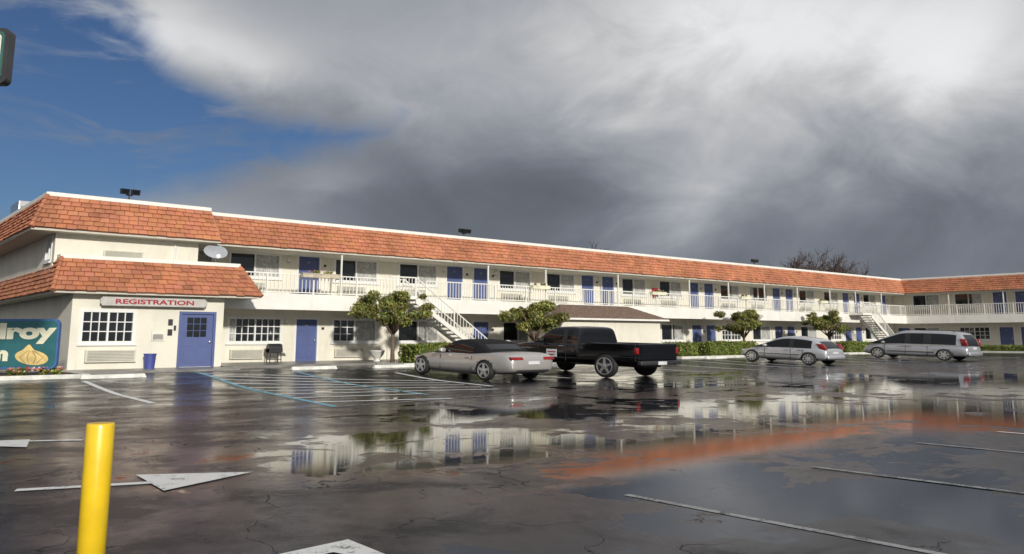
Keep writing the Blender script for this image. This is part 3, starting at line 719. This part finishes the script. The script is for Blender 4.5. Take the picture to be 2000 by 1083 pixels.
# ------------------------------------------------------------------ vehicles
WS=1.28
def wheel(parent,x,y,r,side,spokes,rimmat='rim'):
    t=MB();w=.12
    t.lathe([(r*.70,-w*.9),(r*.9,-w),(r*.98,-w*.7),(r,-w*.3),(r,w*.3),(r*.98,w*.7),(r*.9,w),(r*.70,w)],32,axis='y')
    m=MB()
    m.lathe([(r*.72,w*.6),(r*.72,-w*.8),(r*.66,-w*.3),(r*.02,-w*.2)],32,1,axis='y')
    m.lathe([(r*.74,-w*.5),(r*.74,-w*1.03),(r*.67,-w*1.05),(r*.64,-w*.5)],32,0,axis='y')
    for i in range(spokes):
        a=2*math.pi*i/spokes+.3;c,s_=math.cos(a),math.sin(a);wd=.045 if spokes<8 else .026
        def P(rr,q,yy):return (c*rr-s_*q,yy,s_*rr+c*q)
        m.hexa([P(.03,-wd*1.2,-w*1.05),P(r*.68,-wd*.8,-w*1.0),P(r*.68,wd*.8,-w*1.0),P(.03,wd*1.2,-w*1.05),P(.03,-wd*1.2,-w*.4),P(r*.68,-wd*.8,-w*.4),P(r*.68,wd*.8,-w*.4),P(.03,wd*1.2,-w*.4)],0)
    m.lathe([(.06,-w*.4),(.06,-w*1.1),(.04,-w*1.16),(0.001,-w*1.16)],14,0,axis='y')
    e_=mk('wheel',t.mesh('wheel',['tyre'],smooth=True),parent,(x,y,r));
    mk('rim',m.mesh('rim',[rimmat,'black']),e_)
    e_.scale=(WS,1,1)
    if side>0:e_.rotation_euler=(0,0,math.pi)
def evalmesh(tmp):
    bpy.context.view_layer.update()
    return bpy.data.meshes.new_from_object(tmp.evaluated_get(bpy.context.evaluated_depsgraph_get()))
def body(parent,prof,hw,mat,wheels,r,name='body'):
    b=MB();vs=[];n=None
    for x,zb,zt,f in prof:
        w_=hw*f;h=zt-zb
        half=[(0,zb),(w_*.8,zb),(w_*.95,zb+.05),(w_,zb+h*.32),(w_*1.0,zb+h*.58),(w_*.985,zb+h*.74),(w_*.95,zt-.06),(w_*.86,zt-.005),(w_*.5,zt+.02),(0,zt+.03)]
        ring=[(x,y,z) for y,z in half]+[(x,-y,z) for y,z in half[-2:0:-1]]
        n=len(ring);vs+=ring
    fs=[(i*n+k,i*n+(k+1)%n,(i+1)*n+(k+1)%n,(i+1)*n+k) for i in range(len(prof)-1) for k in range(n)]
    fs+=[tuple(range(n))[::-1],tuple((len(prof)-1)*n+k for k in range(n))]
    b.add(vs,fs)
    me=b.mesh(name,[mat,'black']);tmp=mk('tmp',me)
    s_=tmp.modifiers.new('s','SUBSURF');s_.levels=2;s_.render_levels=2
    c=MB()
    for x in wheels:
        for sg_ in (-1,1):
            y0,y1=(sg_*(hw-.42),sg_*(hw+.3))
            vv=[];N=32
            for yy in (min(y0,y1),max(y0,y1)):
                for k in range(N):
                    a=2*math.pi*k/N;vv.append((x+math.cos(a)*r*1.12*WS,yy,r+math.sin(a)*r*1.12))
            c.add(vv,[tuple(range(N)),tuple(range(2*N-1,N-1,-1))]+[(k,(k+1)%N,N+(k+1)%N,N+k) for k in range(N)],1)
    cut=mk('cut',c.mesh('cut',[mat,'black']))
    bo_=tmp.modifiers.new('b','BOOLEAN');bo_.object=cut;bo_.operation='DIFFERENCE';bo_.solver='EXACT'
    me2=evalmesh(tmp)
    bpy.data.objects.remove(tmp);bpy.data.objects.remove(cut)
    me2.name=name
    me2.polygons.foreach_set('use_smooth',[p.material_index==0 for p in me2.polygons])
    return mk(name,me2,parent)
def cabin(parent,bz,st,wb,mat,fabric=None,lean=.40):
    """stations rear->front: (x, ztop, width factor, side kind, top kind); kinds hold for the segment after the station"""
    top=fabric or mat
    mats=[top,'carglass','black',mat];K={'p':0,'g':1,'b':2,'q':3}
    b=MB();vs=[]
    for x,z,f,_,_2 in st:
        h=max(z-bz,.0);zz=bz+h
        w0=wb*f;wt=wb*f-h*lean
        half=[(w0*.985,bz-.16),(w0,bz-.01),((w0*.62+wt*.38)*1.014,bz+h*.42),((w0*.18+wt*.82)*1.012,bz+h*.86),(wt*.985,zz-.03*min(1,h*4)),(wt*.88,zz-.002),(wt*.45,zz+.012),(0,zz+.016)]
        vs+=[(x,y,q) for y,q in half]+[(x,-y,q) for y,q in half[-2::-1]]
    n=15
    b.v+=vs
    for i in range(len(st)-1):
        sk_,tk=K[st[i][3]],K[st[i][4]]
        for k in range(n-1):
            kk=k if k<7 else n-2-k
            b.f.append([i*n+k,(i+1)*n+k,(i+1)*n+k+1,i*n+k+1])
            b.m.append(3 if kk==0 else (sk_ if kk<3 else (0 if kk in(3,4) else tk)));b.c.append((1,1,1))
    tmp=mk('tmp',b.mesh('tmp',mats));s_=tmp.modifiers.new('s','SUBSURF');s_.levels=2;s_.render_levels=2
    me=evalmesh(tmp);bpy.data.objects.remove(tmp)
    for idx,nm in ((0,'roof'),(1,'window_glass'),(2,'pillar'),(3,'beltline')):
        bm=bmesh.new();bm.from_mesh(me);bm.faces.ensure_lookup_table()
        want=set(f.index for f in bm.faces if f.material_index==idx);isl=[]
        while want:
            seed=want.pop();grp={seed};stack=[seed]
            while stack:
                fc=bm.faces[stack.pop()]
                for ed in fc.edges:
                    for lf in ed.link_faces:
                        if lf.index in want:want.discard(lf.index);grp.add(lf.index);stack.append(lf.index)
            isl.append(grp)
        bm.free()
        for grp in isl:
            bm=bmesh.new();bm.from_mesh(me)
            bmesh.ops.delete(bm,geom=[f for f in bm.faces if f.index not in grp],context='FACES')
            m2=bpy.data.meshes.new(nm);bm.to_mesh(m2);bm.free()
            for q_ in mats:m2.materials.append(M[q_])
            m2.polygons.foreach_set('use_smooth',[True]*len(m2.polygons))
            mk(nm,m2,parent)
def boxpart(parent,name,boxes,mat,bevel=.01):
    b=MB()
    for q in boxes:b.box(*q)
    return b.obj(name,[mat] if isinstance(mat,str) else mat,parent,bevel=bevel,smooth=bevel>=.03)
def mirror(parent,x,y,z,mat):
    for sg_ in (-1,1):
        boxpart(parent,'side_mirror',[(x-.09,x+.09,min(sg_*(y-.08),sg_*(y+.17)),max(sg_*(y-.08),sg_*(y+.17)),z,z+.14)],mat,.045)
def seams(parent,xs_,hw,z0,z1,handles=()):
    for x in xs_:
        for sg_ in (-1,1):
            y=sg_*(hw+.002);b=MB();b.box(x-.009,x+.009,min(y,y-sg_*.03),max(y,y-sg_*.03),z0,z1);b.obj('door_seam',['black'],parent)
    for x,z in handles:
        for sg_ in (-1,1):
            y=sg_*(hw+.02);boxpart(parent,'door_handle',[(x-.12,x+.12,min(y,y-sg_*.05),max(y,y-sg_*.05),z,z+.035)],'metal',.008)
def tail(parent,x0,x1,y0,y1,z0,z1,sg_,dx=.1):
    a,b_=min(sg_*y0,sg_*y1),max(sg_*y0,sg_*y1)
    b=MB();b.hexa([(x0,a,z0),(x1,a,z0),(x1,b_,z0),(x0,b_,z0),(x0+dx,a,z1),(x1+dx,a,z1),(x1+dx,b_,z1),(x0+dx,b_,z1)]);b.obj('tail_light',['tail'],parent,bevel=.02,smooth=True)
CG='cars parked in front of the motel'
def place(name,u,v,wb,lab,cat):
    e=empty(name,(u,-v,gh(u,-v)),R(90),label=lab,category=cat,group=CG)
    e.rotation_euler=(0,-math.atan2(gh(u,-(v-wb))-gh(u,-v),wb),R(90));return e
# --- convertible coupe
hw=1.12;c=place('parked_car',.56,14.57,3.9,'silver-beige convertible coupe with black soft top parked nose-in','car')
body(c,[(-1.36,.44,.74,.74),(-1.30,.34,.90,.88),(-1.05,.26,.97,.95),(-.5,.22,.98,.99),(.2,.2,.95,1.0),(1.2,.18,.91,.985),(2.4,.18,.89,.985),(3.1,.18,.88,1),(3.9,.2,.82,.99),(4.4,.22,.72,.92),(4.66,.28,.6,.82),(4.76,.34,.5,.68)],hw,'champ',[0,3.9],.335)
cabin(c,.88,[(-.35,.90,.84,'p','p'),(.1,1.06,.92,'p','g'),(.5,1.24,.96,'p','p'),(.75,1.32,.97,'g','p'),(1.3,1.385,.98,'g','p'),(1.95,1.37,.98,'g','p'),(2.12,1.32,.98,'g','g'),(2.6,1.12,.97,'g','g'),(3.15,.87,.93,'p','p')],1.05,'champ','fabric')
for x in (0,3.9):
    for sg_ in (-1,1):wheel(c,x,sg_*(hw-.10),.345,sg_,5)
mirror(c,2.45,hw,.90,'champ');seams(c,(2.65,.75),hw*.985,.3,.80,((.98,.74),))
for sg_ in (-1,1):
    tail(c,-1.37,-1.12,.46,.98,.75,.85,sg_,.05)
    boxpart(c,'headlight',[(4.3,4.6,sg_*.75-.2,sg_*.75+.2,.56,.68)],'lamp',.04)
boxpart(c,'licence_plate',[(-1.385,-1.36,-.26,.26,.60,.71)],'plate',.002)
boxpart(c,'bumper_trim',[(-1.34,-1.2,-.72,.72,.34,.42)],'black',.02)
boxpart(c,'sill_trim',[(.6,3.3,-hw*.93,hw*.93,.17,.23)],'black',.01)
# --- hatchback
hw=1.06;c=place('parked_car',23.35,13.56,3.6,'silver five-door hatchback parked nose-in by the hedge','car')
body(c,[(-1.0,.42,.74,.78),(-.95,.32,.86,.90),(-.75,.26,.94,.97),(-.2,.22,.95,1),(1,.2,.91,1),(2.2,.2,.87,1),(2.9,.2,.85,1),(3.5,.22,.81,.98),(4.05,.25,.72,.90),(4.3,.3,.60,.8),(4.4,.36,.50,.66)],hw,'silver',[0,3.5],.32)
cabin(c,.87,[(-.90,.90,.88,'p','g'),(-.78,1.02,.92,'p','g'),(-.42,1.28,.95,'p','p'),(-.2,1.37,.97,'g','p'),(.3,1.45,.98,'g','p'),(1.0,1.49,.98,'b','p'),(1.12,1.492,.98,'g','p'),(1.5,1.48,.98,'g','p'),(1.85,1.42,.97,'g','p'),(2.05,1.36,.97,'g','g'),(2.7,1.10,.96,'g','g'),(3.4,.84,.93,'p','p')],1.035,'silver')
for x in (0,3.5):
    for sg_ in (-1,1):wheel(c,x,sg_*(hw-.10),.325,sg_,9)
mirror(c,2.6,hw,.90,'silver');seams(c,(2.65,1.05,.3),hw,.3,.82,((1.3,.74),(.5,.76)))
for sg_ in (-1,1):
    tail(c,-1.0,-.62,.78,.96,.84,1.14,sg_,.22);boxpart(c,'headlight',[(3.95,4.25,sg_*.72-.18,sg_*.72+.18,.56,.68)],'lamp',.04)
boxpart(c,'side_moulding',[(.5,3.0,-hw*1.006,hw*1.006,.50,.54)],'dmetal',.01)
boxpart(c,'rear_bumper',[(-1.08,-.8,-hw*.84,hw*.84,.34,.54)],'silver',.07);boxpart(c,'licence_plate',[(-1.02,-.98,-.26,.26,.62,.73)],'plate',.002)
# --- minivan
hw=1.2;c=place('parked_minivan',37.7,14.67,4.4,'grey-silver minivan with roof rails parked near the far staircase','minivan')
body(c,[(-1.42,.44,.80,.80),(-1.36,.32,.92,.92),(-1.1,.26,1.0,.97),(-.6,.24,1.0,1),(1,.2,.98,1),(3,.2,.96,1),(4,.2,.95,1),(4.6,.22,.92,.99),(5.1,.25,.82,.92),(5.35,.3,.68,.8),(5.45,.36,.58,.66)],hw,'grey',[0,4.3],.345)
cabin(c,.97,[(-1.34,1.0,.9,'p','g'),(-1.24,1.34,.93,'p','g'),(-1.02,1.68,.95,'p','p'),(-.8,1.79,.97,'g','p'),(-.2,1.85,.98,'g','p'),(.95,1.88,.99,'b','p'),(1.07,1.88,.99,'g','p'),(2.3,1.87,.99,'b','p'),(2.42,1.86,.99,'g','p'),(2.8,1.81,.98,'g','p'),(3.0,1.74,.97,'g','g'),(3.95,1.33,.96,'g','g'),(4.9,.95,.92,'p','p')],1.18,'grey',lean=.32)
for x in (0,4.3):
    for sg_ in (-1,1):wheel(c,x,sg_*(hw-.10),.36,sg_,7)
mirror(c,3.85,hw,1.0,'grey');seams(c,(3.8,2.4,1.0),hw,.3,.9,((2.65,.82),(2.15,.82)))
for sg_ in (-1,1):
    tail(c,-1.41,-1.06,.94,1.12,.97,1.40,sg_,.1);boxpart(c,'headlight',[(4.9,5.26,sg_*.8-.2,sg_*.8+.2,.64,.78)],'lamp',.05)
    b=MB();b.tube([(2.4,sg_*.76,1.82),(2.2,sg_*.76,1.90),(-.4,sg_*.76,1.89),(-.6,sg_*.76,1.80)],.018,6);b.obj('roof_rail',['dmetal'],c)
boxpart(c,'rear_bumper',[(-1.5,-1.2,-hw*.86,hw*.86,.34,.58)],'grey',.07);boxpart(c,'licence_plate',[(-1.43,-1.40,-.28,.28,.74,.88)],'plate',.002)
boxpart(c,'side_moulding',[(.6,3.6,-hw*1.006,hw*1.006,.48,.53)],'dmetal',.01)
# --- pickup
hw=1.2;c=place('pickup_truck',5.35,15.86,4.45,'glossy black pickup truck with white door decal parked nose-in','pickup truck')
body(c,[(1.42,.5,1.22,.98),(1.5,.48,1.26,1),(2.4,.46,1.26,1),(3.6,.46,1.26,1),(4.2,.48,1.27,1),(4.9,.5,1.22,.98),(5.45,.5,1.14,.93),(5.66,.55,1.02,.88),(5.72,.6,.9,.8)],hw,'blackpaint',[4.45],.42)
b=MB();zb,zt=.62,1.27
b.box(-1.5,1.4,-hw*.98,hw*.98,zb,.8);b.box(-1.5,1.4,-hw*.98,-hw*.9,.8,zt);b.box(-1.5,1.4,hw*.9,hw*.98,.8,zt);b.box(-1.56,-1.48,-hw*.9,hw*.9,.68,zt);b.box(1.3,1.4,-hw*.9,hw*.9,.8,zt)
me=b.mesh('cargo_bed',['blackpaint','black'],bevel=.025);tmp=mk('tmp',me)
cc=MB();N=28
for sg_ in (-1,1):
    vv=[]
    for yy in (min(sg_*(hw-.45),sg_*(hw+.3)),max(sg_*(hw-.45),sg_*(hw+.3))):
        for k in range(N):
            a=2*math.pi*k/N;vv.append((math.cos(a)*.48*WS,yy,.42+math.sin(a)*.48))
    cc.add(vv,[tuple(range(N)),tuple(range(2*N-1,N-1,-1))]+[(k,(k+1)%N,N+(k+1)%N,N+k) for k in range(N)],1)
cut=mk('cut',cc.mesh('cut',['blackpaint','black']));m_=tmp.modifiers.new('b','BOOLEAN');m_.object=cut;m_.operation='DIFFERENCE';m_.solver='EXACT';m_.use_self=True
me2=evalmesh(tmp);bpy.data.objects.remove(tmp);bpy.data.objects.remove(cut);mk('cargo_bed',me2,c)
cabin(c,1.22,[(1.44,1.24,.93,'p','p'),(1.46,1.45,.94,'p','g'),(1.50,1.76,.95,'p','p'),(1.56,1.85,.95,'p','p'),(1.80,1.875,.96,'g','p'),(2.15,1.88,.96,'b','p'),(2.27,1.88,.96,'g','p'),(2.95,1.865,.96,'g','p'),(3.1,1.82,.96,'g','g'),(3.6,1.54,.95,'g','g'),(4.1,1.24,.92,'p','p')],1.17,'blackpaint',lean=.28)
boxpart(c,'chassis',[(-1.3,5.2,-.5,.5,.4,.6)],'black')
for x in (0,4.45):
    for sg_ in (-1,1):wheel(c,x,sg_*(hw-.10),.43,sg_,5)
mirror(c,3.5,hw,1.28,'black');seams(c,(3.7,2.1),hw,.55,1.18,((2.35,1.1),))
for sg_ in (-1,1):
    tail(c,-1.575,-1.44,hw*.87,hw*.985,.90,1.12,sg_,.0);boxpart(c,'headlight',[(5.4,5.68,sg_*.85-.2,sg_*.85+.2,.85,1.02)],'lamp',.03)
    yy=sg_*(hw+.006);boxpart(c,'door_decal',[(2.6,3.2,min(yy,yy-sg_*.02),max(yy,yy-sg_*.02),.68,.98)],'plate',.002)
    yy=sg_*(hw+.012)
    for q_ in ((2.66,3.12,.86,.90),(2.72,3.05,.75,.79)):boxpart(c,'decal_lettering',[(q_[0],q_[1],min(yy,yy-sg_*.02),max(yy,yy-sg_*.02),q_[2],q_[3])],'red',.001)
boxpart(c,'rear_bumper',[(-1.76,-1.55,-hw*.95,hw*.95,.5,.66)],'dmetal',.04);boxpart(c,'licence_plate',[(-1.79,-1.765,-.24,.24,.52,.64)],'plate',.002)
boxpart(c,'tailgate',[(-1.585,-1.565,-hw*.78,hw*.78,.76,1.2)],'blackpaint',.008)
# ------------------------------------------------------------------ world / sky
SUN_EL=R(17);sd_=Vector((-.25,-.97,0)).normalized()
world=bpy.data.worlds.new('World');scene.world=world;world.use_nodes=True;nt=world.node_tree;E.nt=nt
try:
    world.cycles.sampling_method='MANUAL';world.cycles.sample_map_resolution=512
except Exception:pass
bg=nt.nodes['Background']
sky=nt.nodes.new('ShaderNodeTexSky');sky.sky_type='NISHITA';sky.sun_disc=False;sky.sun_elevation=R(30);sky.sun_rotation=math.atan2(sd_.x,sd_.y)
tc=nt.nodes.new('ShaderNodeTexCoord').outputs['Generated']
sp=nt.nodes.new('ShaderNodeSeparateXYZ');nt.links.new(tc,sp.inputs[0]);gx,gy,gz=[E(o) for o in sp.outputs]
ca,sa=math.cos(R(40.15)),math.sin(R(40.15))
rx=gx*ca-gy*sa ; ry=gx*sa+gy*ca
az=E._b('ARCTAN2',rx,ry)*57.2958
el=E._b('ARCSINE',gz)*57.2958
v0=comb(rx,ry,gz*1.6)
n1=noise(v0,3.2,5,.55,.3);n3=noise(v0,8,7,.60,.9);n1b=noise(comb(rx+5,ry,gz*1.6),2.6,4,.5)
aw=az+(n1b-.5)*14+(n3-.5)*4;ew=el+(n1-.5)*9+(n3-.5)*3
def blob(a,e,sa_,se,w,tilt=0):
    da=aw-a;de=ew-e
    if tilt:da=da-de*tilt
    da=da/sa_;de=de/se
    return E._b('EXPONENT',(da*da+de*de)*-1)*w
B=.155+sstep(ew,7,19)*.15
for q in ((-22,18.5,6,3.2,.44),(-9,19,9,4.5,.08),(14,21,10,4.5,.38),(27,17.5,9,5,.38),(13.5,11.0,4.4,5.5,.22,.7),(-26,8.0,9,3.0,.14),(3,12,6,3.5,-.04),(25,8,6,3,-.04),(-14,10.2,4,1.3,.10),(-20,6,10,2.8,.10),(40,30,30,20,.2)):
    B=B+blob(*q)
shaft=noise(comb((az-el*.75)*.10,el*.035,2.0),1.4,4,.5,.3)
B=B*(1+(shaft-.5)*sstep(az,2,14)*.65)
back=sstep(ry*-1,-.2,.7)
B=B+back*.28+sstep(el,28,60)*.15
B=mx(B*(.50+n1*.58+n3*.42),.06)
B=mn(B,.80+(B-.8)*.3)
t=(az+9.1)*-1
up_=13.9+t*.1+t*t*.016
lo_=13.9-t*.33
wob=(n1-.5)*6+(n3-.5)*5
hole=mn(mn(up_-el,el-lo_)+wob,t+wob)
blue=sstep(hole,-1.2,1.8)
mp=nt.nodes.new('ShaderNodeMapping');mp.inputs['Scale'].default_value=(.05,.20,1);mp.inputs['Rotation'].default_value=(0,0,R(-14))
nt.links.new(comb(az,el,0),mp.inputs[0])
wisp=sstep(noise(mp.outputs[0],2.2,5,.58,.7),.48,.78)
blue=blue*(1-wisp*.7)
blue=blue*(1-sstep(E._b('ABSOLUTE',az,0),50,70))
br=sstep(B,.1,.6)
tint=mixc(br,(.84,.94,1.12),(.985,.995,1.015))
vm=nt.nodes.new('ShaderNodeVectorMath');vm.operation='SCALE';nt.links.new(tint.k,vm.inputs[0]);nt.links.new(B.k,vm.inputs['Scale'])
sk=nt.nodes.new('ShaderNodeVectorMath');sk.operation='MULTIPLY';nt.links.new(sky.outputs[0],sk.inputs[0]);sk.inputs[1].default_value=(.028,.038,.054)
col=mixc(blue,E(vm.outputs[0]),E(sk.outputs[0]))
nt.links.new(col.k,bg.inputs[0]);bg.inputs[1].default_value=1.0
sl=bpy.data.lights.new('sun','SUN');sl.energy=3.4;sl.angle=R(2.5);sl.color=(1,.955,.87)
so=mk('sun',sl);d=Vector((sd_.x*math.cos(SUN_EL),sd_.y*math.cos(SUN_EL),math.sin(SUN_EL)));so.rotation_euler=d.to_track_quat('Z','Y').to_euler()
# ------------------------------------------------------------------ camera
cam=bpy.data.cameras.new('camera');co=mk('camera',cam,None,(-18.51,-37.39,1.5),(R(99),0,R(-40.15)))
cam.sensor_width=36;cam.lens=28.8;cam.shift_y=-136.5/2000;cam.clip_end=8000;cam.clip_start=.05
scene.camera=co
scene.view_settings.view_transform='Standard';scene.view_settings.look='None';scene.view_settings.exposure=0
